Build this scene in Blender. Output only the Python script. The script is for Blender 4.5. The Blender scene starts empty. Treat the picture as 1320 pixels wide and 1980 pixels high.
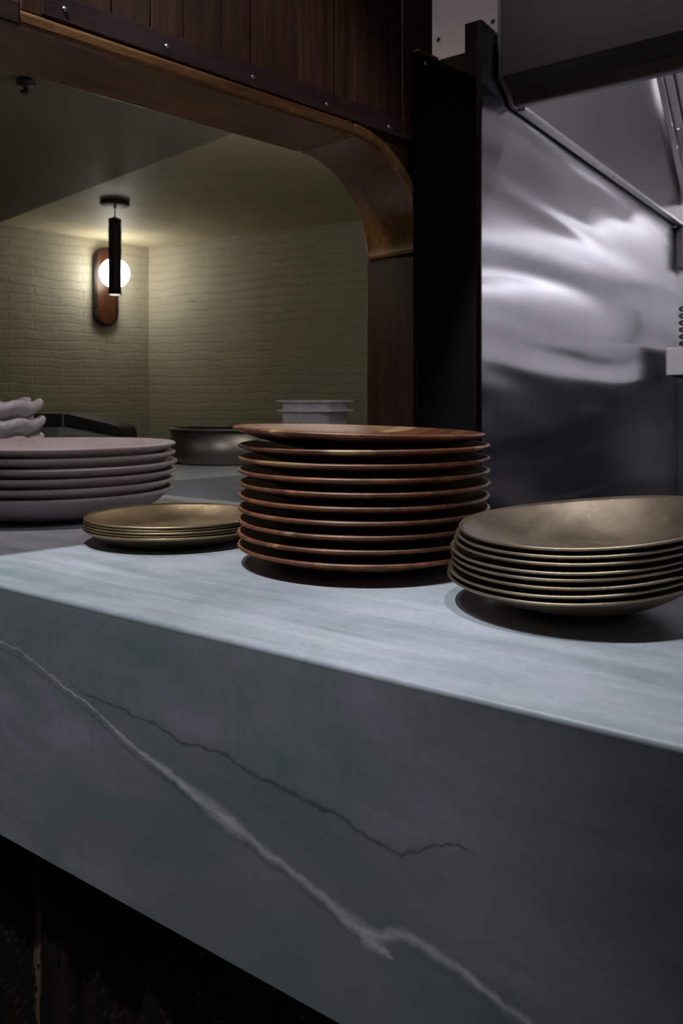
import bpy, bmesh, math, random
from mathutils import Vector, Matrix, noise as mnoise
random.seed(7)
PI = math.pi
COL = bpy.context.scene.collection
SC = bpy.context.scene

# ------------------------------------------------------------------ frame
F = 1560.0; CX = 660.0; HY = 775.0
ZT = 1.0; ZC = 1.185                       # counter top, camera height
SN, CS = 0.8112, 0.5848                    # camera yaw against the counter
def cam2w(cx, cy): return (SN*cx - CS*cy, CS*cx + SN*cy)
def pw(px, py, d):                         # photo point at a depth -> world
    cx = (px-CX)/F*d; X, Y = cam2w(cx, d)
    return Vector((X, Y, ZC + (HY-py)/F*d))
def on_Y(px, py, Y):                       # photo point on the plane Y = const
    a = (px-CX)/F; t = Y/(CS*a + SN)
    return ((SN*a - CS)*t, ZC + (HY-py)/F*t)
HO = Vector((*cam2w(.1279, 1.366), 0)); HANG = math.atan2(.984, .178)   # the hatch wall's own frame
HM = Matrix.Translation(HO) @ Matrix.Rotation(HANG, 4, 'Z')

# ------------------------------------------------------------------ helpers
def link(name, me, mat=None, parent=None, mw=None, smooth=False):
    o = bpy.data.objects.new(name, me); COL.objects.link(o)
    if mat:
        for m in (mat if isinstance(mat, (list, tuple)) else [mat]): me.materials.append(m)
    if mw is not None: o.matrix_world = mw
    if parent: o.parent = parent
    if smooth:
        for p in me.polygons: p.use_smooth = True
    return o
def from_bm(name, bm, mat, parent=None, mw=None, smooth=False):
    bmesh.ops.recalc_face_normals(bm, faces=bm.faces)
    me = bpy.data.meshes.new(name); bm.to_mesh(me); bm.free()
    return link(name, me, mat, parent, mw, smooth)
def add_box(bm, x0, x1, y0, y1, z0, z1, bev=0, seg=2):
    r = bmesh.ops.create_cube(bm, size=1)
    vs = r['verts']
    for v in vs:
        v.co = Vector((x0+(v.co.x+.5)*(x1-x0), y0+(v.co.y+.5)*(y1-y0), z0+(v.co.z+.5)*(z1-z0)))
    if bev:
        es = list({e for v in vs for e in v.link_edges})
        bmesh.ops.bevel(bm, geom=es, offset=bev, segments=seg, affect='EDGES', profile=.6)
def box(name, x0, x1, y0, y1, z0, z1, mat, parent=None, mw=None, bev=0):
    bm = bmesh.new(); add_box(bm, x0, x1, y0, y1, z0, z1, bev)
    return from_bm(name, bm, mat, parent, mw)
def prism(name, pts, d0, d1, axis, mat, parent=None, mw=None, bev=0, smooth=False):
    """closed outline pushed along an axis: 'y': pts are (x,z); 'x': pts are (y,z); 'z': pts are (x,y)"""
    bm = bmesh.new()
    def P(a, b, d): return {'y': (a, d, b), 'x': (d, a, b), 'z': (a, b, d)}[axis]
    A = [bm.verts.new(P(a, b, d0)) for a, b in pts]; B = [bm.verts.new(P(a, b, d1)) for a, b in pts]
    n = len(pts)
    bm.faces.new(A); bm.faces.new(B[::-1])
    for i in range(n): bm.faces.new((A[i], A[(i+1) % n], B[(i+1) % n], B[i]))
    bmesh.ops.recalc_face_normals(bm, faces=bm.faces)
    if bev: bmesh.ops.bevel(bm, geom=list(bm.edges), offset=bev, segments=2, affect='EDGES')
    return from_bm(name, bm, mat, parent, mw, smooth)
def lathe(name, prof, mat, parent=None, loc=None, seg=96, fn=None, smooth=True):
    """closed profile of (r,z), from the axis and back to it"""
    vs, fs, rows = [], [], []
    for r, z in prof:
        if r < 1e-6: rows.append([len(vs)]); vs.append((0, 0, z)); continue
        row = []
        for k in range(seg):
            a = 2*PI*k/seg; p = (r*math.cos(a), r*math.sin(a), z)
            if fn: p = fn(r, a, z)
            row.append(len(vs)); vs.append(p)
        rows.append(row)
    for A, B in zip(rows, rows[1:]):
        for k in range(seg):
            k2 = (k+1) % seg
            if len(A) == 1 and len(B) == 1: break
            if len(A) == 1: fs.append((A[0], B[k], B[k2]))
            elif len(B) == 1: fs.append((A[k], A[k2], B[0]))
            else: fs.append((A[k], A[k2], B[k2], B[k]))
    me = bpy.data.meshes.new(name); me.from_pydata(vs, [], fs)
    bm = bmesh.new(); bm.from_mesh(me); bmesh.ops.recalc_face_normals(bm, faces=bm.faces); bm.to_mesh(me); bm.free()
    o = link(name, me, mat, parent, None, smooth)
    if loc is not None: o.location = loc
    return o
def tube(name, pts, r, mat, parent=None, seg=10):
    vs, fs = [], []
    n = len(pts); pts = [Vector(p) for p in pts]
    for i, p in enumerate(pts):
        t = (pts[min(i+1, n-1)] - pts[max(i-1, 0)]).normalized()
        up = Vector((0, 0, 1)) if abs(t.z) < .9 else Vector((1, 0, 0))
        u = t.cross(up).normalized(); w = t.cross(u)
        for k in range(seg):
            a = 2*PI*k/seg; q = p + u*r*math.cos(a) + w*r*math.sin(a); vs.append(q[:])
    for i in range(n-1):
        for k in range(seg):
            k2 = (k+1) % seg
            fs.append((i*seg+k, i*seg+k2, (i+1)*seg+k2, (i+1)*seg+k))
    fs.append(tuple(range(seg))); fs.append(tuple(range((n-1)*seg, n*seg))[::-1])
    me = bpy.data.meshes.new(name); me.from_pydata(vs, [], fs)
    return link(name, me, mat, parent, None, True)
def tag(o, label, cat, group=None):
    o['label'] = label; o['category'] = cat
    if group: o['group'] = group
    return o
def struct(o, label=None, cat=None):
    o['kind'] = 'structure'
    if label: o['label'] = label
    if cat: o['category'] = cat
    return o
def thing(name, label, cat, mw=None, group=None):
    o = bpy.data.objects.new(name, None); COL.objects.link(o); o.empty_display_size = .05
    if mw is not None: o.matrix_world = mw
    return tag(o, label, cat, group)
def T(x, y, z=0, rz=0): return Matrix.Translation((x, y, z)) @ Matrix.Rotation(rz, 4, 'Z')

# ------------------------------------------------------------------ materials
class G:
    """small node-graph builder"""
    def __init__(s, name):
        s.m = bpy.data.materials.new(name); s.m.use_nodes = True
        s.t = s.m.node_tree; s.b = s.t.nodes['Principled BSDF']
    def n(s, typ, ins={}, **kw):
        nd = s.t.nodes.new('ShaderNode'+typ)
        for k, v in kw.items(): setattr(nd, k, v)
        for k, v in ins.items():
            if isinstance(v, bpy.types.NodeSocket): s.t.links.new(v, nd.inputs[k])
            elif v is not None: nd.inputs[k].default_value = v
        return nd
    def set(s, **kw):
        for k, v in kw.items():
            k = k.replace('_', ' ')
            if isinstance(v, bpy.types.NodeSocket): s.t.links.new(v, s.b.inputs[k])
            else: s.b.inputs[k].default_value = v
    def obj(s, scale=(1, 1, 1), rot=(0, 0, 0), loc=(0, 0, 0), world=False):
        c = s.n('NewGeometry').outputs['Position'] if world else s.n('TexCoord').outputs['Object']
        return s.n('Mapping', {'Vector': c, 'Scale': scale, 'Rotation': rot, 'Location': loc}).outputs[0]
    def noise(s, vec, scale, detail=4, rough=.55, dist=0):
        return s.n('TexNoise', {'Vector': vec, 'Scale': scale, 'Detail': detail, 'Roughness': rough, 'Distortion': dist}).outputs[0]
    def ramp(s, fac, stops):
        r = s.n('ValToRGB', {'Fac': fac}); e = r.color_ramp.elements
        while len(e) < len(stops): e.new(.5)
        for el, (p, c) in zip(e, stops):
            el.position = p; el.color = (c, c, c, 1) if isinstance(c, (int, float)) else (*c, 1)
        return r.outputs[0]
    def mix(s, fac, a, b, mode='MIX'):
        m = s.n('Mix', data_type='RGBA', blend_type=mode)
        for i, v in ((0, fac), (6, a), (7, b)):
            if isinstance(v, bpy.types.NodeSocket): s.t.links.new(v, m.inputs[i])
            else: m.inputs[i].default_value = v if i == 0 else (*v, 1)[:4]
        return m.outputs[2]
    def math(s, op, a, b=0, c=0, clamp=False):
        m = s.n('Math', {0: a, 1: b, 2: c}, operation=op); m.use_clamp = clamp
        return m.outputs[0]
    def bump(s, h, strength=.3, dist=.002):
        return s.n('Bump', {'Height': h, 'Strength': strength, 'Distance': dist}).outputs[0]
def plain(name, col, rough=.5, metal=0, bump=0, bscale=80, spec=.5):
    g = G(name); g.set(Base_Color=(*col, 1), Roughness=rough, Metallic=metal, Specular_IOR_Level=spec)
    v = g.obj(); nz = g.noise(v, bscale)
    g.set(Base_Color=g.mix(g.ramp(nz, [(.3, 0), (.7, 1)]), tuple(c*.88 for c in col), tuple(min(1, c*1.08) for c in col)))
    if bump: g.set(Normal=g.bump(nz, bump))
    return g.m
def emit(name, col, strength):
    g = G(name); g.set(Base_Color=(.9, .9, .88, 1), Roughness=.3, Emission_Color=(*col, 1), Emission_Strength=strength)
    return g.m
def wood(name, dark, light, axis=(1, 1, 14), scale=6, rough=.4, plates=False):
    g = G(name); info = g.n('ObjectInfo').outputs['Random']
    off = g.n('CombineXYZ', {0: g.math('MULTIPLY', info, 31.), 1: g.math('MULTIPLY', info, 17.), 2: 0.}).outputs[0]
    vec = g.n('VectorMath', {0: g.obj(scale=axis), 1: off if plates else (0, 0, 0)}, operation='ADD').outputs[0]
    a = g.noise(vec, scale, 6, .6, .6); b = g.noise(vec, scale*6, 3, .7, .2)
    c = g.mix(g.ramp(a, [(.32, 0), (.68, 1)]), dark, light)
    c = g.mix(g.ramp(b, [(.35, .55), (.65, 1)]), (0, 0, 0), c, 'MIX') if False else g.mix(g.ramp(b, [(.40, .45), (.62, 0)]), c, tuple(x*.35 for x in dark))
    if plates:
        st = g.n('VectorMath', {0: g.obj(scale=(3, 12, .2)), 1: off}, operation='ADD').outputs[0]
        sap = g.ramp(g.noise(st, 1.0, 1, .4), [(.61, 0), (.63, 1)])
        c = g.mix(sap, c, (.46, .27, .12))
        plank = g.ramp(g.noise(st, 2.2, 0), [(.47, 0), (.49, 1)])
        c = g.mix(g.math('MULTIPLY', plank, .45), c, tuple(x*.5 for x in dark))
    g.set(Base_Color=c, Roughness=rough, Normal=g.bump(b, .15, .001))
    return g.m
def steel(name, col=(.56, .56, .58), rough=.28, aniso=.5, wob=0, wscale=(1, 1, 1), brush=(1, 1, 60), rotation=0):
    g = G(name)
    br = g.noise(g.obj(scale=brush), 9, 4, .6)
    sm = g.noise(g.obj(), 3.5, 5, .6)
    c = g.mix(g.ramp(sm, [(.3, 0), (.7, 1)]), tuple(x*.86 for x in col), col)
    g.set(Base_Color=c, Metallic=1., Roughness=g.math('ADD', g.math('MULTIPLY', g.math('SUBTRACT', br, .5), .16), rough),
          Anisotropic=aniso, Anisotropic_Rotation=rotation)
    if wob:
        w = g.noise(g.obj(scale=wscale), 1.0, 1, .35, .4)
        nb = g.n('Bump', {'Height': w, 'Strength': 1., 'Distance': wob}).outputs[0]
        g.set(Normal=nb)
    return g.m

# -- grey-green marble with the veins of this slab
def marble(name, veins=True):
    g = G(name)
    P = g.n('NewGeometry').outputs['Position']
    warp = g.n('VectorMath', {0: g.noise(P, 7, 4)}, operation='SUBTRACT')
    cloud = g.noise(g.n('Mapping', {'Vector': P, 'Scale': (2.2, 2.2, 5), 'Rotation': (0, .5, 0)}).outputs[0], 2.4, 6, .6, .5)
    streak = g.noise(g.n('Mapping', {'Vector': P, 'Scale': (2.4, 22, 30), 'Rotation': (0, -.05, .12)}).outputs[0], 1.6, 6, .62, .6)
    fine = g.noise(P, 160, 2, .6)
    vert = g.noise(g.n('Mapping', {'Vector': P, 'Scale': (60, 60, 5), 'Rotation': (0, .10, 0)}).outputs[0], 1., 4, .6)
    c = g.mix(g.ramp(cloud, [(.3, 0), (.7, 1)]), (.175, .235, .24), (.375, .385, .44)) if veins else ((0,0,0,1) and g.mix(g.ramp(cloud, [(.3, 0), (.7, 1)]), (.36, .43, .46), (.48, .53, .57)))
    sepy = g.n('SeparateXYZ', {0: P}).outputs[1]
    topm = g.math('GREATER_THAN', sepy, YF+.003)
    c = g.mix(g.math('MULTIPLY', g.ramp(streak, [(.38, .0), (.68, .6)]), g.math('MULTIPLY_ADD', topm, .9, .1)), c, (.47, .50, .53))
    c = g.mix(g.math('MULTIPLY', g.ramp(fine, [(.35, 1), (.6, 0)]), .16), c, (.16, .19, .2))
    c = g.mix(g.math('MULTIPLY', g.ramp(vert, [(.58, 0), (.72, 1)]), .16), c, (.13, .16, .16))
    # rust hairlines
    hair = g.noise(g.n('Mapping', {'Vector': P, 'Scale': (5, 26, 8), 'Rotation': (0, 0, .75)}).outputs[0], 1.5, 7, .7, 1.2)
    hl = g.math('SUBTRACT', 1., g.math('MULTIPLY', g.math('ABSOLUTE', g.math('SUBTRACT', hair, .5)), 55.), clamp=True)
    patch = g.ramp(g.noise(P, 4.5, 2), [(.54, 0), (.70, .6)])
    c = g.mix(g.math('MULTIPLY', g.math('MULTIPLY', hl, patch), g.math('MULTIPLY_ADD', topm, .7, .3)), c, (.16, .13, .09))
    if veins:
        x0, x1 = on_Y(-60, 1240, YF)[0], on_Y(1320, 1900, YF)[0]
        z0, z1 = ZT-.34, ZT
        sep = g.n('SeparateXYZ', {0: P})
        u = g.math('DIVIDE', g.math('SUBTRACT', sep.outputs[0], x0), x1-x0, clamp=True)
        wn = g.math('MULTIPLY', g.math('SUBTRACT', g.noise(P, 55, 5, .65), .5), .010)
        wb = g.math('MULTIPLY', g.math('SUBTRACT', g.noise(P, 13, 3, .6), .5), .012)
        wf = g.math('MULTIPLY', g.math('SUBTRACT', g.noise(P, 170, 3, .6), .5), .0045)
        z = g.math('ADD', g.math('ADD', g.math('ADD', sep.outputs[2], wn), wb), wf)
        mask = g.math('LESS_THAN', g.n('NewGeometry').outputs['Position'] if False else sep.outputs[1], YF+.004)
        def curve(pts, lo, hi, vals=None):
            fc = g.n('FloatCurve', {'Value': u}); cv = fc.mapping.curves[0]
            L = []
            for i, (px, py) in enumerate(pts):
                X, Z = on_Y(px, py, YF)
                L.append(((X-x0)/(x1-x0), ((Z-lo)/(hi-lo)) if vals is None else vals[i]))
            L = [(0., L[0][1])] + [q for q in L if 0.001 < q[0] < .999] + [(1., L[-1][1])]
            while len(cv.points) < len(L): cv.points.new(.5, .5)
            for p, (a, b) in zip(cv.points, L): p.location = (a, b); p.handle_type = 'VECTOR'
            fc.mapping.update()
            return fc.outputs[0]
        def line(pts, w, wv, soft=1.0):
            zc = g.math('MULTIPLY_ADD', curve(pts, z0, z1), z1-z0, z0)
            wid = g.math('MULTIPLY', curve(pts, 0, 1, wv), w)
            d = g.math('ABSOLUTE', g.math('SUBTRACT', z, zc))
            on = g.math('MULTIPLY', wid, 12./w, clamp=True)
            return g.math('MULTIPLY', on, g.math('SUBTRACT', 1., g.math('DIVIDE', d, g.math('ADD', wid, .0002)), clamp=True)), g.math('SUBTRACT', z, zc)
        main = [(-60, 1205), (0, 1240), (60, 1275), (150, 1345), (240, 1425), (340, 1503), (410, 1566), (450, 1600), (480, 1620), (560, 1682), (625, 1740), (680, 1790), (725, 1812), (760, 1806), (800, 1812), (870, 1862), (940, 1912), (1000, 1962), (1030, 1985), (1100, 2040)]
        mw_ = [.10, .12, .15, .18, .26, .5, 1., .95, .5, .42, .5, .75, .6, .55, .55, .42, .38, .36, .34, .3]
        br = [(600, 1712), (640, 1752), (680, 1790), (715, 1822), (748, 1840), (760, 1850)]
        fault = [(120, 1300), (160, 1340), (230, 1368), (300, 1400), (345, 1432), (390, 1440), (440, 1464), (500, 1500), (560, 1530), (610, 1555), (660, 1580), (720, 1620), (775, 1650), (830, 1640), (880, 1634), (915, 1650)]
        lo2 = [(300, 1478), (345, 1520), (380, 1550), (440, 1596), (470, 1606)]
        m, ms = line(main, .0098, mw_)
        b2, _ = line(br, .008, [0, .2, .6, .9, .6, 0])
        f, fs = line(fault, .0021, [0, .4, .7, .8, 1, .8, .8, 1, .9, .9, 1., 1., 1., .8, .6, 0])
        l2, _ = line(lo2, .0022, [0, 1, 1, 1, 0])
        below = g.math('MULTIPLY', g.ramp(fs, [(0, 1), (.006, 0)]), curve(fault, 0, 1, [0, .3, .6, .8, 1, 1, 1, 1, 1, 1, 1, 1, .8, .6, .3, 0]))
        c2 = g.mix(g.math('MULTIPLY', below, .42), c, (.14, .18, .185))
        edge_ = g.math('MULTIPLY', g.math('SUBTRACT', 1., g.math('DIVIDE', g.math('ABSOLUTE', g.math('ADD', ms, .0075)), .0022), clamp=True), curve(main, 0, 1, [0, .3, .5, .6, .7, .8, .6, .5, .6, .7, .6, .4, .2, 0, .3, .4, .4, .4, .3, 0]))
        c2 = g.mix(g.math('MULTIPLY', edge_, .7), c2, (.08, .095, .10))
        c2 = g.mix(g.math('MULTIPLY', f, .75), c2, (.075, .085, .09))
        c2 = g.mix(g.math('MULTIPLY', l2, .55), c2, (.09, .105, .11))
        vb = g.math('MULTIPLY', g.math('MAXIMUM', m, b2), g.math('MULTIPLY_ADD', g.noise(g.n('Mapping', {'Vector': P, 'Rotation': (0, -.62, 0), 'Scale': (30, 1, 120)}).outputs[0], 1., 5, .7), 2.2, -.25), clamp=True)
        c2 = g.mix(g.math('MULTIPLY', vb, .8), c2, (.80, .82, .86))
        c = g.mix(mask, c, c2)
    g.set(Base_Color=c, Roughness=g.math('MULTIPLY_ADD', streak, .2, .28), Normal=g.bump(streak, .05, .001))
    return g.m
YF = .458; YB = 1.084; APR = .2515

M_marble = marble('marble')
M_marble_back = marble('marble_lightened', veins=False)  # paler marble: light on the back counter's front face put into the colour
M_wood_arch = wood('arch_wood', (.13, .058, .020), (.26, .125, .048), (2, 14, 14), 3, .30)
M_wood_arc = wood('arc_wood', (.15, .075, .024), (.28, .15, .05), (18, 18, 1.6), 2.5, .2)
M_wood_jamb = wood('jamb_wood', (.016, .007, .004), (.046, .019, .009), (22, 22, 1.), 2.5, .36)
M_wood_panel = wood('panel_wood', (.045, .019, .011), (.125, .056, .030), (16, 1, .8), 3, .38)
M_wood_strip = wood('strip_wood', (.035, .016, .013), (.07, .032, .024), (2, 14, 14), 4, .4)
M_acacia = wood('acacia_wood', (.12, .036, .014), (.34, .125, .046), (1.6, 11, .6), 6, .42, plates=True)
M_screw = plain('screw_metal', (.62, .6, .6), .35, .9)
M_black = plain('black_panel', (.003, .003, .003), .85, spec=.05)
M_brass = plain('brass', (.6, .42, .18), .35, 1.)
M_steel_wall = steel('brushed_steel_wall', (.68, .685, .745), .22, .0, wob=.028, wscale=(1, 1.0, 7.5), brush=(1, 40, 1.2))
M_steel = steel('steel_sheet', (.40, .385, .38), .36, .3)
M_steel_dark = steel('dark_steel', (.085, .078, .074), .5, .2)
M_steel_light = steel('polished_steel', (.70, .69, .70), .30, .3)
M_plaster = plain('kitchen_plaster', (.46, .41, .45), .8, bscale=2)
M_black_plastic = plain('black_plastic', (.010, .010, .011), .6, spec=.25)
M_grey_plastic = plain('grey_plastic', (.22, .22, .23), .4)
M_lcd = plain('display_glass', (.10, .13, .13), .2)
M_container = plain('container_steel', (.72, .73, .80), .35, .05)
M_lamp_black = plain('matt_black_metal', (.012, .011, .010), .55)
M_globe = emit('globe_glow', (1., .95, .87), 11)
M_lens = emit('spot_lens', (1, .95, .9), 1.2)
M_hoodlamp = emit('hood_lamp_glow', (.95, .94, 1.), 440)

def brick_mat():
    g = G('painted_brick')
    v = g.obj(); s = g.n('SeparateXYZ', {0: v})
    wv = g.noise(v, 5, 3)
    wz = g.math('MULTIPLY_ADD', g.math('SUBTRACT', wv, .5), .05, s.outputs[2])
    bv = g.n('CombineXYZ', {0: s.outputs[0], 1: wz, 2: 0.}).outputs[0]
    b = g.n('TexBrick', {'Vector': bv, 'Color1': (1, 1, 1, 1), 'Color2': (.82, .82, .82, 1), 'Mortar': (0, 0, 0, 1), 'Scale': 1.,
                         'Mortar Size': .004, 'Mortar Smooth': .55, 'Bias': 0., 'Brick Width': .245, 'Row Height': .042})
    n1 = g.noise(v, 9, 5, .6); n2 = g.noise(v, 60, 4, .6); n3 = g.noise(v, 2.2, 3)
    vis = g.ramp(g.noise(v, 3.1, 2), [(.36, .25), (.62, 1)])
    h = g.math('ADD', g.math('MULTIPLY', b.outputs['Color'], vis), g.math('ADD', g.math('MULTIPLY', n1, 1.1), g.math('MULTIPLY', n2, .25)))
    c = g.mix(g.ramp(n3, [(.3, 0), (.7, 1)]), (.50, .47, .35), (.58, .55, .43))
    c = g.mix(g.math('MULTIPLY', g.math('SUBTRACT', 1., b.outputs['Color']), .14), c, (.34, .30, .20))
    pit = g.ramp(g.noise(v, 15, 3, .5), [(.70, 0), (.76, 1)])
    c = g.mix(g.math('MULTIPLY', pit, .55), c, (.22, .19, .13))
    g.set(Base_Color=c, Roughness=.62, Normal=g.bump(h, .6, .010))
    return g.m
M_brick = brick_mat()
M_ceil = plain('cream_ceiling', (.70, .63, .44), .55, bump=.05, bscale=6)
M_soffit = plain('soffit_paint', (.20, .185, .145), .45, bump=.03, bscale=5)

def stoneware():
    g = G('speckled_stoneware'); v = g.obj()
    sp = g.ramp(g.noise(v, 210, 2, .5), [(.68, 0), (.72, 1)])
    cl = g.noise(v, 18, 4)
    c = g.mix(g.ramp(cl, [(.3, 0), (.7, 1)]), (.40, .345, .335), (.49, .43, .42))
    c = g.mix(g.math('MULTIPLY', sp, .75), c, (.09, .06, .05))
    g.set(Base_Color=c, Roughness=.62, Normal=g.bump(g.noise(v, 260, 3), .12, .001))
    return g.m
M_stone = stoneware()
def bronze(name, a, b, rough):
    g = G(name); v = g.obj()
    n1 = g.noise(v, 14, 6, .65, .5); n2 = g.noise(v, 190, 3, .6)
    c = g.mix(g.ramp(n1, [(.35, 0), (.68, 1)]), a, b)
    fl = g.math('MULTIPLY', g.ramp(n2, [(.56, 0), (.66, 1)]), g.ramp(g.noise(v, 22, 3), [(.5, 0), (.62, .5)]))
    c = g.mix(fl, c, tuple(min(1, x*1.6) for x in b))
    g.set(Base_Color=c, Metallic=1., Roughness=g.math('MULTIPLY_ADD', n1, .22, rough-.11), Normal=g.bump(n2, .06, .0006))
    return g.m
M_bronze = bronze('antique_brass', (.29, .225, .135), (.42, .33, .20), .42)
M_bronze_dark = bronze('dark_bronze', (.29, .225, .16), (.41, .325, .235), .44)
M_porcelain = plain('white_porcelain', (.66, .62, .66), .28)
def slate():
    g = G('split_black_stone'); v = g.obj()
    st = g.noise(g.obj(scale=(30, 30, 2.2)), 1.5, 5, .6, .4)
    fleck = g.ramp(g.noise(g.obj(scale=(1, 1, .7)), 190, 2, .5), [(.80, 0), (.83, 1)])
    c = g.mix(g.ramp(st, [(.4, 0), (.7, 1)]), (.006, .005, .004), (.022, .018, .013))
    X = on_Y(92, 1700, YF+.03)[0]
    px = g.math('ABSOLUTE', g.math('SUBTRACT', g.n('SeparateXYZ', {0: v}).outputs[0], X))
    wn = g.math('MULTIPLY', g.ramp(g.noise(g.obj(scale=(2, 2, 1)), 16, 4, .75), [(.42, .08), (.72, 1)]), .020)
    band = g.math('SUBTRACT', 1., g.math('DIVIDE', px, wn), clamp=True)
    c = g.mix(g.math('MULTIPLY', band, .7), c, (.30, .20, .10))
    c = g.mix(fleck, c, (.5, .42, .3))
    g.set(Base_Color=c, Roughness=.5, Normal=g.bump(st, .5, .006))
    return g.m
M_slate = slate()

# ------------------------------------------------------------------ floor, walls, ceilings
struct(box('floor', -6, 3, -3, 6.5, -.05, 0, plain('dark_floor', (.05, .045, .04), .6)))

# brick room behind the arch
HC = ZC + .80                                               # its ceiling
corner = pw(287, 478, 4.2)
def wall_from(name, p, direction, length, z0, z1, mat, thick=.15, side=1):
    ang = math.atan2(direction[1], direction[0])
    o = box(name, 0, length, min(0, side*thick), max(0, side*thick), z0, z1, mat, None, T(p[0], p[1], 0, ang))
    return struct(o)
dl = cam2w(-.7014, -.7128)                                  # left wall: from the corner towards the camera
wall_from('wall_left', corner, dl, 3.0, 0, 3.0, M_brick, .15, -1)
dr = cam2w(.3118+.0, -.178); dr = (dr[0]/math.hypot(*dr), dr[1]/math.hypot(*dr))
wall_from('wall_right', corner, dr, 2.1, 0, 3.0, M_brick, .15, 1)
# ceiling polygon over the brick room
cw = Vector((corner[0], corner[1]))
hw = lambda lx, ly: (HM @ Vector((lx, ly, 0))).xy
A = cw; B = cw + Vector(dr)*2.1; Cc = cw + Vector(dl)*3.0
cl = prism('ceiling', [A[:], B[:], hw(.9, .75)[:], hw(-.02, .1215)[:], hw(-1.9, .1215)[:], Cc[:]], HC, HC+.12, 'z', M_ceil)
struct(cl)
# dropped soffit on the left
s0 = pw(445, 260, .70*F/515); s1 = pw(0, 430, .70*F/345)
sd = (s1-s0); sd.z = 0; sd.normalize()
e0 = s0 - sd*.06; e1 = s0 + sd*1.62
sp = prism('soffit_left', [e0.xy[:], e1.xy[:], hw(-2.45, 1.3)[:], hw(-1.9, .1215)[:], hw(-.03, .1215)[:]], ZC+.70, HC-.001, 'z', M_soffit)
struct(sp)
fit = lathe('ceiling_fitting', [(0, 0), (.012, 0), (.014, -.004), (.02, -.006), (.02, -.012), (.006, -.014), (.005, -.026), (.012, -.028), (.012, -.031), (0, -.031)], M_lamp_black,
            None, pw(50, 152, .70*F/(HY-152)), 24)
tag(fit, 'small dark fitting on the dropped soffit, upper left under the wooden lintel', 'ceiling fitting')

# ------------------------------------------------------------------ arch wall
U = ZC + .4123; R = .16; TH = .1213; WL = -1.62
def arch_line(off, left=WL, bottom=0., n=28):
    pts = [(left, U+off)]
    for k in range(n+1):
        a = PI/2 - (PI/2)*k/n
        pts.append((-R + (R+off)*math.cos(a), U-R + (R+off)*math.sin(a)))
    pts.append((off, bottom))
    return pts
w = prism('wall_front', [(WL, 2.9)] + arch_line(.0205) + [(.028, 0), (.028, 2.9)], .004, TH-.004, 'y', M_wood_panel, None, HM)
struct(w)
def arc_pts(off, n=40): return [(-R + (R+off)*math.cos(PI/2-PI/2*k/n), U-R + (R+off)*math.sin(PI/2-PI/2*k/n)) for k in range(n+1)]
FR0 = -.010
def trim_board(name, inn, out, mat):
    o = prism(name, inn + out[::-1], FR0, TH, 'y', mat, None, HM)
    for p in o.data.polygons: p.use_smooth = True
    o.data.set_sharp_from_angle(angle=.5)
    bv = o.modifiers.new('round', 'BEVEL'); bv.width = .006; bv.segments = 4; bv.limit_method = 'ANGLE'; bv.angle_limit = math.radians(50)
    return struct(o)
trim_board('trim_1', [(WL+.0205, U), (-R-.0003, U)], [(WL+.0205, U+.02), (-R-.0003, U+.02)], M_wood_arch)
trim_board('trim_9', arc_pts(0), arc_pts(.02), M_wood_arc)
trim_board('trim_10', [(0, U-R-.0004), (0, 0)], [(.02, U-R-.0004), (.02, 0)], M_wood_jamb)
struct(box('trim_2', WL, WL+.02, -.006, TH, 0, U-.001, M_wood_arch, None, HM))
struct(box('trim_3', -1.59, -.681, -.019, -.0103, U-.004, U+.024, M_wood_strip, None, HM, .003))
# vertical boards above the lintel
bm = bmesh.new(); x = -.047; k = 0
while x > WL:
    wd = (.046, .054, .05, .06)[k % 4]; add_box(bm, x-wd+.0003, x, -.004-.0015*(k % 3), .0038, U+.0203, 2.9, .0012, 1); x -= wd; k += 1
struct(from_bm('trim_4', bm, M_wood_panel, None, HM))
st = struct(box('trim_5', -.654, -.048, -.0092, -.0065, U+.0208, U+.052, M_wood_strip, None, HM, .002))
for px, py in ((125, 18), (322, 90), (488, 149), (631, 202), (751, 245)):
    r_ = (px-CX)/F; s_ = (.1279+.0064 - r_*(1.366-.0066))/(.72 - r_*.694)      # on the strip's face
    dep = 1.3594-.694*s_; zz = ZC + (HY-py)/F*dep
    zz = min(max(zz, U+.026), U+.047)
    sc = lathe('screw', [(0, 0), (.0032, 0), (.0030, .0012), (.0015, .0018), (0, .0018)], M_screw, st, None, 16)
    sc.location = (-s_, -.0092, zz); sc.rotation_euler = (PI/2, 0, 0)
struct(box('trim_6', -.0455, .030, -.009, .0038, U+.0208, 2.9, M_wood_strip if False else M_wood_panel, None, HM, .002))

# black upright panel right of the jamb
bp = thing('black_panel', 'tall matt black panel standing upright between wooden arch and steel partition', 'panel', HM)
box('board', -.0225, .1357, -.023, -.0105, 0, ZC+.578, M_black, bp, None, .0015)
box('edge_strip', -.0225, .03, -.0225, -.011, ZC+.5785, ZC+.583, M_brass, bp, None, .001)
sc = lathe('screw', [(0, 0), (.0032, 0), (.0030, .0012), (0, .0016)], M_screw, bp, None, 16)
sc.location = (-.006, -.0229, ZC+.563); sc.rotation_euler = (PI/2, 0, 0)

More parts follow.
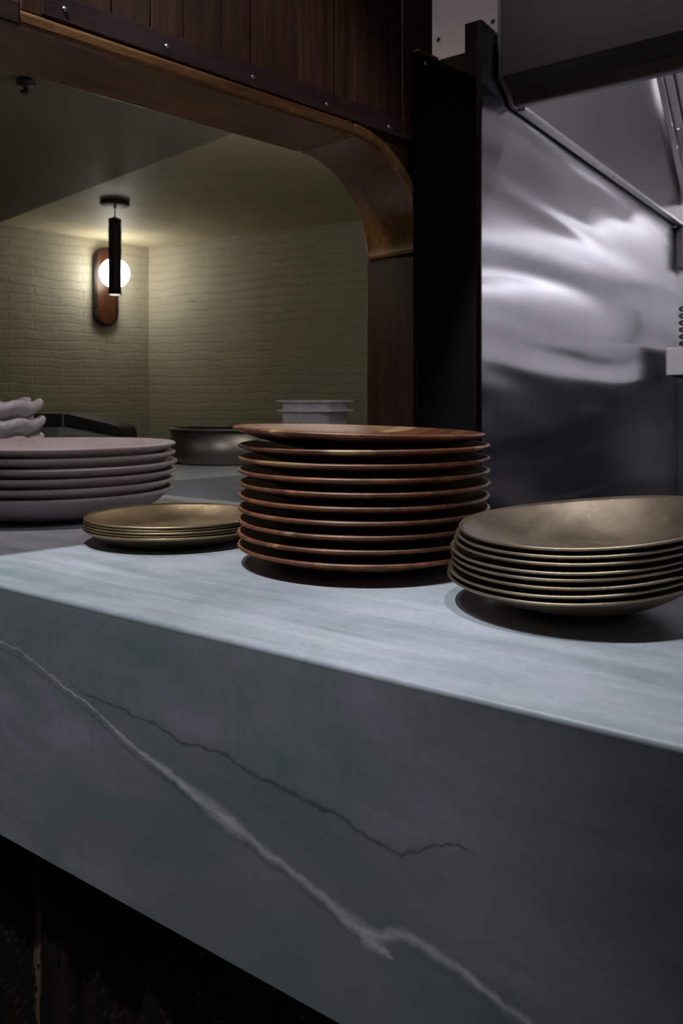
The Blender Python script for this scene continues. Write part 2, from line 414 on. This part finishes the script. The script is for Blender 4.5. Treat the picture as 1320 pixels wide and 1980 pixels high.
# ------------------------------------------------------------------ kitchen: partition, hood, back wall
XP = -.656; Y1 = 1.35; YK = 2.795
struct(box('wall_partition', XP-.033, XP, Y1, YK, 0, 1.8835, M_steel_wall))
cp = box('trim_7', XP-.0335, XP-.0005, Y1-.0025, Y1-.0003, 0, 1.8835, steel('cap_steel', (.22, .21, .215), .22, 0), None)
struct(cp)
struct(box('trim_8', -.91, XP-.034, 1.44, 1.46, 1.0, ZC+.690, M_steel_dark))
wk = box('wall_kitchen', -1.13, -.70, 1.9, 2.0, 0, 3.1, M_plaster); struct(wk)
for px, py in ((847, 77), (952, 42)):
    X, Z = on_Y(px, py, 1.898)
    s_ = lathe('screw', [(0, 0), (.006, 0), (.005, .002), (0, .002)], M_lamp_black, wk, None, 12)
    s_.location = (X, 1.8995, Z); s_.rotation_euler = (PI/2, 0, 0)
struct(box('wall_back', XP, 2.0, YK, YK+.05, 0, 3.1, steel('back_wall_steel', (.62, .61, .62), .42, .2, brush=(30, 1, 1))))

hood = thing('extractor_hood', 'dark stainless steel extractor hood over the kitchen, at upper right', 'extractor hood', T(0, 0, 0))
HL, HR = XP+.010, 1.9
zb, zl = ZC+.610, ZC+.570
prof = [(1.405, 3.05), (1.405, zb), (1.448, zl+.017), (1.458, zl), (1.466, zl), (1.466, zl+.022), (1.423, zb+.006), (1.423, 3.05)]
prism('front_panel', prof, HL+.004, HR, 'x', M_steel_dark, hood)
box('lip', HL+.004, HR, 1.4662, 1.482, zl, zl+.006, M_steel, hood, None, .001)
sidep = [(1.408, 3.05), (1.408, zb), (1.450, zl+.016), (1.460, zl), (YK-.004, zl), (YK-.004, 3.05)]
prism('side_panel', sidep, HL-.006, HL, 'x', steel('side_steel', (.24, .23, .235), .34, .2, brush=(1, 30, 1)), hood)
box('bottom_flange', HL+.0005, HL+.018, 1.483, YK-.005, zl-.004, zl+.004, M_steel_light, hood, None, .0015)
box('top_panel', HL+.0005, HR, 1.4235, 2.30, 2.48, 2.49, M_steel, hood)
# baffle filters on a slope
f0 = Vector((2.775, ZC+.665)); f1 = Vector((2.30, ZC+1.10)); fd = (f1-f0); fl = fd.length; fd.normalize(); fn_ = Vector((-fd.y, fd.x))
fang = math.atan2(fd.y, fd.x)
def make_filter():
    bm = bmesh.new()
    for a, b in ((0, .018), (.382, .40)): add_box(bm, a, b, 0, fl, -.012, .012, .002, 1)
    for a, b in ((0, .016), (fl-.016, fl)): add_box(bm, .018, .382, a, b, -.011, .011, .002, 1)
    f = from_bm('filter', bm, M_steel_light, hood)
    bm = bmesh.new()
    for k in range(12):
        x = .024+.03*k; add_box(bm, x, x+.021, .016, fl-.016, -.009, .001, .002, 1)
    add_box(bm, .018, .382, .016, fl-.016, .0095, .0105)
    from_bm('baffles', bm, M_steel_light, f)
    bm = bmesh.new()
    for y in (.17, .25): add_box(bm, .028, .036, y, y+.008, -.02, -.009)
    add_box(bm, .028, .036, .17, .258, -.026, -.02, .002, 1)
    from_bm('handle', bm, M_steel, f)
    return f
flt = make_filter()
Mf = Matrix(((1, 0, 0, 0), (0, fd.x, -fd.y*-1, 0), (0, fd.y, fd.x*-1, 0), (0, 0, 0, 1)))
# local x -> X, local y -> up the slope, local z -> away from the kitchen (into the plenum)
zax = Vector((0, -fd.y, fd.x)) ; zax = zax if zax.z > 0 else -zax
def basis(loc):
    m = Matrix(((1, 0, 0, loc[0]), (0, fd.x, zax.y, loc[1]), (0, fd.y, zax.z, loc[2]), (0, 0, 0, 1)))
    return m
for k in range(5):
    o = flt if k == 0 else flt.copy()
    if k:
        COL.objects.link(o); o.parent = hood
        for ch in flt.children: c = ch.copy(); COL.objects.link(c); c.parent = o
    o.matrix_local = basis((HL+.012+.405*k, f0.x, f0.y))
for x in (.05, .95):
    lathe('lamp', [(0, 0), (.03, -.002), (.052, -.018), (.058, -.05), (.05, -.085), (.03, -.102), (0, -.106)], M_hoodlamp, hood, (x, 1.80, 2.476), 32)
    lathe('lamp_base', [(0, .0035), (.07, .0035), (.07, -.012), (.058, -.018), (.0585, -.018), (0, -.0012)], M_steel, hood, (x, 1.80, 2.4765), 32)
box('corner_bracket', XP+.0055, XP+.024, YK-.03, YK-.0005, zl-.138, zl-.0045, M_lamp_black, hood, None, .002)

# steel shelf on the back wall
XS = -.6175
sh = thing('wall_shelf', 'pale steel box shelf on the back kitchen wall, at right edge', 'shelf', T(0, 0, 0))
ys = 2.5; zs1 = on_Y(1288, 673, ys)[1]; zs0 = on_Y(1288, 725, ys)[1]
box('front_face', XS, 1.6, ys, ys+.012, zs0, zs1, steel('shelf_steel', (.78, .76, .78), .5, 0), sh, None, .0015)
box('shelf_top', XS, 1.6, ys+.012, YK-.0005, zs1-.012, zs1, M_steel, sh)
prism('side_plate', [(ys+.012, zs1-.012), (YK-.0005, zs1-.012), (YK-.0005, zs0-.01), (ys+.012, zs0)], XS, XS+.004, 'x', M_steel_dark, sh)
box('underside', XS+.004, 1.6, ys+.03, YK-.0005, zs0+.004, zs0+.010, M_steel_dark, sh)
# curled cable above the shelf
pts = []
cxp = on_Y(1322, 640, 2.56)[0]
for k in range(121):
    a = k/120*2*PI*6; pts.append((cxp+.012*math.cos(a), 2.56+.012*math.sin(a), zs1+.004+.125*k/120))
pts += [(cxp+.03, 2.6, zs1+.16), (cxp+.05, 2.7, zs1+.2), (cxp+.05, YK-.004, zs1+.21)]
tag(tube('coiled_cable', pts, .0035, M_black_plastic), 'black coiled cable standing above the steel wall shelf at right edge', 'cable')
# black range under the hood
rg = thing('cooking_range', 'black cooking range against the back kitchen wall, hidden behind the bar', 'range', T(.55, 2.4, 0))
box('body', -1.0, 1.1, -.35, .38, .1, .88, M_black_plastic, rg, None, .004)
box('cooktop', -1.0, 1.1, -.36, .38, .8805, .90, M_steel_dark, rg, None, .003)
box('added_back_panel', -1.0, 1.1, .345, .379, .9005, 1.235, M_black_plastic, rg, None, .003)  # unseen panel added to darken the reflection low in the steel partition
for x in (-.95, 1.02):
    for y in (-.3, .3): box('leg', x, x+.04, y, y+.04, 0, .0995, M_steel_dark, rg)

# ------------------------------------------------------------------ counters
bar = thing('bar_counter', 'grey green veined marble bar counter with deep apron running across the foreground', 'counter', T(0, 0, 0))
XL, XR = -2.25, .95
# L-shaped return towards the brick room
P1 = Vector(cam2w((173-CX)/F*1.727, 1.727)); P1.y = YB
av = Vector((.178, .984)); nv = Vector((-.984, .178))
Q2 = P1 + av*.75; Q3 = Q2 + nv*.62; tq = (Q3.y-YB)/av.y; Q4 = Q3 - av*tq
bmv = .004
def slab(name, outline, z0, z1, mat, parent, bev=.0):
    return prism(name, outline, z0, z1, 'z', mat, parent, None, bev)
# top with a small chamfer along the front edge
rr_ = .0042
edge = [(YF+rr_-rr_*math.sin(a), ZT-rr_+rr_*math.cos(a)) for a in [PI/2*k/8 for k in range(9)]]
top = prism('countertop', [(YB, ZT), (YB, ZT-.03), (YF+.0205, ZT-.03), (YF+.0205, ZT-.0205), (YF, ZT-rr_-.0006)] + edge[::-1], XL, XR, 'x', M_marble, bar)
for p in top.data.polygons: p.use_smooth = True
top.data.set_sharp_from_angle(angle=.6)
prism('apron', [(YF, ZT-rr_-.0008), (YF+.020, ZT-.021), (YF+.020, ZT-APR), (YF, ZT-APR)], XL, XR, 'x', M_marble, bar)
# split stone base
bm = bmesh.new(); nx, nz = 520, 150; xa, xb = -1.5, .35; za, zb2 = 0., ZT-APR-.0005
grid = []
for j in range(nz+1):
    row = []
    for i in range(nx+1):
        X = xa+(xb-xa)*i/nx; Z = za+(zb2-za)*j/nz
        n1 = mnoise.noise(Vector((X*34, Z*2.6, 1))); n2 = mnoise.noise(Vector((X*90, Z*8, 7))); n3 = mnoise.noise(Vector((X*12, Z*5, 3)))
        step = round((n1*.9+n3*.6)*4)/4*.007
        row.append(bm.verts.new((X, YF+.018-step+n2*.003, Z)))
    grid.append(row)
for j in range(nz):
    for i in range(nx): bm.faces.new((grid[j][i], grid[j][i+1], grid[j+1][i+1], grid[j+1][i]))
from_bm('base_cladding', bm, M_slate, bar)
box('base_core', XL+.02, XR-.02, YF+.045, YB-.05, 0, ZT-.0305, M_black, bar)
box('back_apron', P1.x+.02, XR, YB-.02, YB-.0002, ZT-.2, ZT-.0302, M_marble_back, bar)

bc = thing('back_counter', 'blue grey stone counter behind the bar carrying steel pot and containers', 'counter', T(0, 0, 0))
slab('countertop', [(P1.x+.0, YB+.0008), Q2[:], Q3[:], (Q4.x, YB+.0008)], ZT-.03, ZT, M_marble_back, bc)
i0 = P1 + nv*.02
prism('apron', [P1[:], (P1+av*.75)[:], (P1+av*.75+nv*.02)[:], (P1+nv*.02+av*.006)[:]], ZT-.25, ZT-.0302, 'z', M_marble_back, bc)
b0 = P1+nv*.06+av*.02; b1 = Q2+nv*.06-av*.03; b2 = Q3-nv*.02-av*.03; b3 = Q4-nv*.02+av*.02
prism('base', [b0[:], b1[:], b2[:], b3[:]], 0, ZT-.0305, 'z', M_black, bc)

# ------------------------------------------------------------------ plates
def copies(src, places, labels, group, cat):
    out = []
    for i, (p, rot) in enumerate(places):
        o = src if i == 0 else src.copy()
        if i: COL.objects.link(o)
        o.location = p; o.rotation_euler = rot
        tag(o, labels[i], cat, group); out.append(o)
    return out
ORD = ['top', 'second', 'third', 'fourth', 'fifth', 'sixth', 'seventh', 'eighth', 'ninth', 'bottom']
def at_counter(px, d): return cam2w((px-CX)/F*d, d)

# ten acacia plates
wx, wy = at_counter(702, .936)
wp = [(0, 0), (.062, 0), (.070, .0006), (.100, .0062), (.125, .0132), (.1400, .0184), (.1438, .0196), (.1450, .0210), (.1443, .0225), (.1422, .0236), (.1400, .0232), (.130, .0192), (.115, .0155), (.095, .0139), (0, .0138)]
src = lathe('wooden_plate', wp, M_acacia, None, None, 128)
tips = [457, 457, 456, 457, 457, 457, 457, 457, 458, 454, 441]
places = []; offs = [0, -.0004, .0006, .0007, .0002, .0013, .0002, .0006, .0006, -.006]
ex = Vector(cam2w(1, 0))
for i in range(10):
    z = ZT + .0005 + .01408*i
    rot = (0, 0, random.uniform(0, 6.28)) if i < 9 else None
    p = Vector((wx, wy, z)) + Vector((ex.x, ex.y, 0))*offs[i]
    if i == 9:
        q = Matrix.Rotation(.030, 4, Vector(cam2w(0, 1)).to_3d()) @ Matrix.Rotation(1.0, 4, 'Z')
        rot = q.to_euler(); p.z += .0021
    places.append((p, rot))
lab = ['wooden plate resting on the marble, bottom of the ten plate reddish stack'] + \
      ['reddish wooden plate, %s from the bottom of the ten plate stack' % s for s in ORD[1:8]] + \
      ['wooden plate directly under the tilted top plate of the reddish stack', 'tilted wooden plate on top of the reddish brown stack']
copies(src, places, lab, 'wooden plates in the middle stack', 'plate')

# brass plates, left
def brass_prof(R_, H, t):
    pts = []
    for k in range(15):
        u = k/14; r = R_*(.60+.40*u); z = H*(u**1.9); pts.append((r, z))
    under = [(0, 0)] + [(R_*.3, 0)] + pts
    up = [(r-.0006 if i < 14 else r-.0004, z+t) for i, (r, z) in enumerate(pts)][::-1] + [(R_*.3, t), (0, t)]
    return under + [(R_+.0003, H+t*.5)] + up
lx, ly = at_counter(337, 1.078)
src = lathe('brass_plate', brass_prof(.116, .0185, .0017), M_bronze, None, None, 128)
lab = ['small brass plate lying on the marble, bottom of the low stack', 'small brass plate second from the bottom of the low stack', 'small brass plate in the very middle of the low stack of five',
       'small brass plate second from the top of the low stack', 'shiny small brass plate on top of the low stack left of the wooden plates']
copies(src, [(Vector((lx+random.uniform(-.0006, .0006), ly+random.uniform(-.0006, .0006), ZT+.0005+.0034*i)), (0, 0, 1.3*i)) for i in range(5)], lab, 'brass plates in the low stack', 'plate')

# dark bronze bowls, right: hand-shaped, one side of the rim stands higher
R3 = .117; bt = .0018
hi = Vector(cam2w(.97, .22)); hi_a = math.atan2(hi.y, hi.x)
def bowl_fn(r, a, z):
    u = max(0., (r/R3-.42)/.58); u = min(u, 1.02)
    lift = (u**1.3)*(.0125*math.cos(a-hi_a)*1. + .0022*math.cos(2*(a-hi_a)+.5))
    return (r*math.cos(a), r*math.sin(a), z+lift)
def bowl_prof():
    ped = [(0, .0012), (.036, .0012), (.038, 0), (.046, 0), (.049, .004)]
    pts = []
    for k in range(18):
        u = k/17; pts.append((.052+(R3-.052)*u, .0052+.0300*u**1.55))
    up = [(r-.0007*(1-0.4*(i == 17)), z+bt) for i, (r, z) in enumerate(pts)][::-1] + [(.0485, .0054), (0, .0052)]
    return ped + pts + [(R3+.0004, pts[-1][1]+bt*.5)] + up
bx, by = at_counter(1117, .73)
src = lathe('bronze_bowl', bowl_prof(), M_bronze_dark, None, None, 128, bowl_fn)
tipx = [867, 869, 875, 874, 873, 880, 884, 889]
lab = ['dark bronze bowl standing on the marble, bottom of the right stack', 'dark bronze bowl second from the bottom of the right stack', 'dark bronze bowl third from the bottom of the right stack',
       'dark bronze bowl fourth from the bottom of the right stack', 'dark bronze bowl fourth from the top of the right stack', 'dark bronze bowl third from the top of the right stack',
       'dark bronze bowl directly under the top bowl of the right stack', 'open dark bronze bowl on top of the right stack']
pl = []
for i in range(8):
    o_ = (tipx[i]-867)*.00047
    pl.append((Vector((bx+ex.x*o_, by+ex.y*o_, ZT+.0005+.0058*i+(.0008 if i > 1 else 0)+(.001 if i > 4 else 0))), (random.uniform(-.003, .003) if 0 < i else 0, 0, random.uniform(-.05, .05))))
copies(src, pl, lab, 'bronze bowls in the right stack', 'bowl')

# six stoneware plates, far left
sx, sy = at_counter(110, 1.338)
spf = [(0, .002), (.112, .002), (.116, 0), (.124, 0), (.13, .0025), (.15, .0085), (.170, .0205), (.1825, .0325), (.1885, .0348), (.1922, .0370), (.1930, .0386), (.1922, .0403), (.1890, .0418), (.1850, .0412), (.170, .0300), (.150, .0205), (.134, .0152), (.127, .0143), (0, .0142)]
src = lathe('stoneware_plate', spf, M_stone, None, None, 144)
lab = ['speckled grey stoneware plate on the marble, bottom of the stack of six', 'speckled stoneware plate second from the bottom of the stack of six', 'speckled stoneware plate third from the bottom of the stack of six',
       'speckled stoneware plate third from the top of the stack of six', 'speckled stoneware plate just under the top one of the stack of six', 'speckled grey stoneware plate on top of its stack, at left edge']
offs = [-.0025, -.0005, 0, .0035, 0, .0]
copies(src, [(Vector((sx+ex.x*offs[i], sy+ex.y*offs[i], ZT+.0005+.0148*i)), (0, 0, i*1.1)) for i in range(6)], lab, 'stoneware plates in the left stack', 'plate')

# white ruffled bowls behind
gx, gy = at_counter(-52, 1.74)
RW = .142
def ruffle(r, a, z):
    u = max(0., (r-.05)/(RW-.05))
    n1 = mnoise.noise(Vector((math.cos(a)*2.2, math.sin(a)*2.2, 4.)))
    rr = r*(1 + u*u*(.012*math.sin(7*a+1) + .03*n1))
    n2 = mnoise.noise(Vector((math.cos(a)*6, math.sin(a)*6, 9.+z*20)))
    n3 = mnoise.noise(Vector((math.cos(a)*3.3, math.sin(a)*3.3, 14.)))
    rr += u*u*.006*n2
    zz = z + u*u*(.003*n2 + .018*n3 + .006*n1)
    return (rr*math.cos(a), rr*math.sin(a), zz)
rp = [(0, 0), (.05, 0), (.06, .003), (.09, .016), (.115, .032), (.132, .044), (RW, .052), (RW+.003, .060), (RW, .068), (RW-.008, .071), (RW-.016, .068), (.112, .056), (.088, .043), (.06, .034), (.05, .0325), (0, .0325)]
src = lathe('ruffled_bowl', rp, M_porcelain, None, None, 160, ruffle)
lab = ['white ruffled rim bowl at the bottom of the white stack behind the stoneware', 'white ruffled rim bowl second from the bottom of the white stack behind stoneware',
       'white ruffled rim bowl just under the top one, behind the stoneware plates', 'white ruffled rim bowl on top of its stack, at the left edge']
copies(src, [(Vector((gx+.004*math.sin(i*2.), gy+.004*math.cos(i*3.), ZT+.0005+.0375*i)), (0, 0, (0, 0, .0, .0)[i])) for i in range(4)], lab, 'white ruffled bowls behind the stoneware', 'bowl')

# ------------------------------------------------------------------ things on the back counter
# wide steel pot
px_, py_ = at_counter(440, 2.45)
pot = thing('stock_pot', 'wide shallow brushed steel pot on the back counter behind the plates', 'pot', T(px_, py_, ZT+.0006))
pm = steel('pot_steel', (.26, .25, .23), .42, .2, brush=(1, 1, 60))
lathe('body', [(0, 0), (.158, 0), (.168, .004), (.170, .012), (.170, .100), (.1685, .100), (.1685, .013), (.160, .003), (0, .003)], pm, pot, None, 96)
rm = [(.1702, .0985), (.176, .0985), (.1785, .1005), (.1785, .1025), (.176, .104), (.166, .104), (.1650, .102), (.1655, .1003), (.1702, .1003), (.1702, .0985)]
lathe('rim', rm, pm, pot, None, 96)
# two nested steel food containers
def pan_mesh(name, H):
    bm = bmesh.new()
    def ring(hx, hy, z, c=.018, n=5):
        vs = []
        for sx_, sy_, a0 in ((1, 1, 0), (-1, 1, PI/2), (-1, -1, PI), (1, -1, 1.5*PI)):
            for k in range(n+1):
                a = a0 + PI/2*k/n
                vs.append(bm.verts.new((sx_*(hx-c)+c*math.cos(a), sy_*(hy-c)+c*math.sin(a), z)))
        return vs
    spec = [(.062, .056, 0), (.066, .060, .004), (.0705, .0645, H*.62), (.074, .068, H*.64), (.0765, .0705, H-.004), (.0885, .0825, H-.004), (.0885, .0825, H), (.0758, .0698, H),
            (.0733, .0673, H*.64), (.0698, .0638, H*.62), (.0653, .0593, .0048), (.0612, .0552, .0008)]
    R_ = [ring(*q) for q in spec]
    for A_, B_ in zip(R_, R_[1:]):
        n = len(A_)
        for k in range(n): bm.faces.new((A_[k], A_[(k+1) % n], B_[(k+1) % n], B_[k]))
    bm.faces.new(R_[0][::-1]); bm.faces.new(R_[-1])
    return from_bm(name, bm, M_container, None)
cx_, cy_ = at_counter(609, 2.3)
pan = pan_mesh('food_container', .159)
rotp = math.atan2(*cam2w(.45, .89)[::-1]) + PI/2
copies(pan, [(Vector((cx_, cy_, ZT+.0006)), (0, 0, rotp)), (Vector((cx_, cy_, ZT+.0006+.0266)), (0, 0, rotp))],
       ['lower grey metal food container holding the nested one, behind the wooden plates', 'upper grey metal food container nested in the lower one, behind the wooden plates'], 'nested food containers', 'container')

# black countertop label printer
dx, dy = at_counter(155, 2.15)
exa = math.atan2(ex.y, ex.x)
pr = thing('label_printer', 'black desktop label printer with small display, behind the stoneware plates', 'printer', T(dx, dy, ZT+.0006, exa))
prism('body', [(-.125, 0), (.125, 0), (.125, .07), (.118, .092), (-.020, .120), (-.125, .120)], -.07, .07, 'y', M_grey_plastic, pr, None, .004)
lid = [(-.018, .1215), (.10, .098), (.1275, .085), (.1275, .055), (.1335, .055), (.1335, .100), (.128, .112), (.118, .1185), (.09, .127), (-.014, .151), (-.018, .151)]
prism('lid', lid, -.074, .074, 'y', M_black_plastic, pr, None, .002)
prism('head', [(-.126, .1206), (-.024, .1206), (-.024, .151), (-.120, .151), (-.126, .146)], -.074, .074, 'y', M_black_plastic, pr, None, .002)
box('display', -.078, -.034, -.0745, -.0702, .082, .116, M_lcd, pr, None, .001)
box('seam_strip', -.0225, -.0195, -.0725, .0725, .1206, .1508, M_screw, pr)
box('front_plate', -.018, .095, -.0725, -.0702, .062, .096, M_steel, pr, None, .001)

# ------------------------------------------------------------------ lamps in the brick room
# wall sconce
def on_wall_left(px, py):
    r_ = (px-CX)/F; cl_ = ((287-CX)/F*4.2, 4.2)
    s_ = (cl_[0]-r_*cl_[1])/(.7014-r_*.7128)
    return s_, cl_[1]-.7128*s_, ZC+(HY-py)/F*(cl_[1]-.7128*s_)
sA, dA, zA = on_wall_left(178, 555); sB, dB, zB = on_wall_left(224, 555)
_, _, zt = on_wall_left(200, 479); _, _, zb_ = on_wall_left(200, 632)
wS = abs(sA-sB); hS = zt-zb_; smid = (sA+sB)/2
nrm = Vector(cam2w(.7128, -.7014)); dirw = Vector(dl)
cpt = Vector((corner.x, corner.y)) + dirw*smid
M3 = Matrix(((-dirw.x, nrm.x, 0, cpt.x), (-dirw.y, nrm.y, 0, cpt.y), (0, 0, 1, (zt+zb_)/2), (0, 0, 0, 1)))   # x along the wall, y out of it
sconce = thing('wall_sconce', 'oval wooden wall sconce with glowing white globe on the painted brick wall', 'wall lamp', M3)
def stadium(w_, h_, n=20):
    r_ = w_/2; c = h_/2-r_
    return [(r_*math.cos(PI*k/n), c+r_*math.sin(PI*k/n)) for k in range(n+1)] + [(r_*math.cos(PI+PI*k/n), -c+r_*math.sin(PI+PI*k/n)) for k in range(n+1)]
wS2 = wS*1.0
prism('backplate', stadium(wS2-.012, hS-.012), .004, .020, 'y', wood('sconce_wood', (.045, .015, .006), (.10, .038, .013), (10, 10, 1.5), 4, .3), sconce)
so = stadium(wS2, hS); si = stadium(wS2-.026, hS-.026)
bm = bmesh.new(); n_ = len(so); rings = []
for pts_, y in ((so, .002), (so, .026), (si, .030), (si, .002)): rings.append([bm.verts.new((a, y, b)) for a, b in pts_])
for a_ in range(4):
    A_, B_ = rings[a_], rings[(a_+1) % 4]
    for k in range(n_): bm.faces.new((A_[k], A_[(k+1) % n_], B_[(k+1) % n_], B_[k]))
from_bm('frame', bm, plain('dark_bronze_frame', (.03, .024, .02), .3, .6), sconce)
gr = .071
gl = [(0, -gr)] + [(gr*math.cos(a), gr*math.sin(a)) for a in [(-PI/2+PI*k/24) for k in range(1, 24)]] + [(0, gr)]
o = lathe('globe', gl, M_globe, sconce, (-.014, .125, .055), 48)
o = lathe('holder', [(0, .0205), (.03, .0205), (.03, .034), (.018, .04), (0, .04)], plain('holder_metal', (.05, .04, .03), .4, .8), sconce, (0, 0, .055), 32)
o.rotation_euler = (-PI/2, 0, 0)

# black pendant spot in front of it
pc = pw(222, 394, .8*F/(HY-390)); pc.z = HC
pend = thing('pendant_spotlight', 'slim black cylinder pendant spotlight hanging from the cream ceiling before the sconce', 'pendant lamp', T(pc.x, pc.y, HC))
dp = .8*F/(HY-390)
zz = lambda py: (HY-py)/F*dp - .8
lathe('canopy', [(0, -.0005), (.058, -.0005), (.058, zz(394)-.004), (.054, zz(394)-.007), (0, zz(394)-.007)], M_lamp_black, pend, None, 48)
lathe('stem', [(0, zz(394)-.0075), (.006, zz(394)-.0075), (.005, zz(402)), (.0022, zz(403)), (.0022, zz(419)), (.007, zz(420)), (0, zz(420))], M_lamp_black, pend, None, 16)
zt_, zb_ = zz(421), zz(570)
ps = [(0, zt_), (.012, zt_), (.0255, zt_-.006)]
for k in range(1, 12):
    u = k/12; ps.append((.0262 - .0016*math.sin(u*PI*5)**2, zt_-.006+(zb_-zt_+.006)*u))
ps += [(.0265, zb_), (.022, zb_), (.022, zb_+.003), (0, zb_+.003)]
lathe('shade', ps, M_lamp_black, pend, None, 40)
lathe('lens', [(0, zb_+.0025), (.0215, zb_+.0025), (.0215, zb_), (.008, zb_-.002), (0, zb_-.002)], M_lens, pend, None, 32)

struct(box('ceiling_bar', -1.5, 2.0, -2.0, 1.40, 3.06, 3.12, plain('bar_ceiling', (.11, .10, .095), .8)))

# ------------------------------------------------------------------ lights
def light(name, kind, loc, energy, col=(1, 1, 1), size=.05, aim=None, angle=60, blend=.5):
    d = bpy.data.lights.new(name, kind); d.energy = energy; d.color = col
    if kind == 'AREA': d.size = size
    else: d.shadow_soft_size = size
    if kind == 'SPOT': d.spot_size = math.radians(angle); d.spot_blend = blend
    o = bpy.data.objects.new(name, d); COL.objects.link(o); o.location = loc
    if aim is not None: o.rotation_euler = (Vector(aim)-Vector(loc)).to_track_quat('-Z', 'Y').to_euler()
    return o
light('counter_spot', 'SPOT', (-.64, .06, 3.0), 168, (.92, .94, 1.), .02, (-.66, .50, 1.0), 34, .85)
light('second_spot', 'SPOT', (-.06, .52, 3.0), 92, (.92, .94, 1.), .02, (-.08, .58, 1.0), 26, .8)
light('bar_fill', 'AREA', (-.90, -.12, 2.95), 6.5, (.92, .92, 1.), .25, (-.75, .458, .9))  # area fill added above the bar for the apron; no fixture there
light('soffit_spot', 'SPOT', (*cam2w(-.43, 1.145), ZC+.69), 11, (1., .90, .94), .03, (*cam2w(-.45, 1.30), 1.0), 130, .7)
light('room_fill', 'POINT', tuple(hw(-1.1, 1.2)) + (1.7,), 1.35, (1., .86, .62), .15)  # unseen point fill added for the brick room's warm ambient light
light('back_counter_fill', 'POINT', tuple(hw(.35, .42)) + (1.70,), 3.4, (1., .92, .78), .06)  # fill added out of view behind the jamb to brighten containers and ceiling
light('side_fill', 'POINT', (1.4, .25, 1.95), 1.2, (1., .88, .82), .12)  # low fill added from the side to lift upright faces; no fixture there
light('kitchen_spot', 'SPOT', (.42, .55, 2.62), 23, (.98, .93, 1.), .03, (-1.22, .98, 1.05), 25, .7)
light('plaster_fill', 'POINT', (-.92, 1.55, 2.85), 2, (1., .9, .97), .1)  # unseen point light added to brighten the plaster wall

w_ = bpy.data.worlds.new('World'); SC.world = w_; w_.use_nodes = True
w_.node_tree.nodes['Background'].inputs[0].default_value = (.55, .6, .7, 1)
w_.node_tree.nodes['Background'].inputs[1].default_value = .003

# ------------------------------------------------------------------ camera
cd = bpy.data.cameras.new('camera'); co = bpy.data.objects.new('camera', cd); COL.objects.link(co)
co.location = (0, 0, ZC); co.rotation_euler = (PI/2, 0, math.atan2(CS, SN))
cd.sensor_fit = 'VERTICAL'; cd.sensor_height = 36; cd.lens = F/1980*36; cd.shift_y = -(990-HY)/1980
cd.clip_start = .02
cd.dof.use_dof = True; cd.dof.focus_distance = .9; cd.dof.aperture_fstop = 9
SC.camera = co
vs = SC.view_settings
SC.display_settings.display_device = 'sRGB'
vs.view_transform = 'Standard'; vs.look = 'None'; vs.exposure = 0; vs.gamma = 1; vs.use_curve_mapping = False
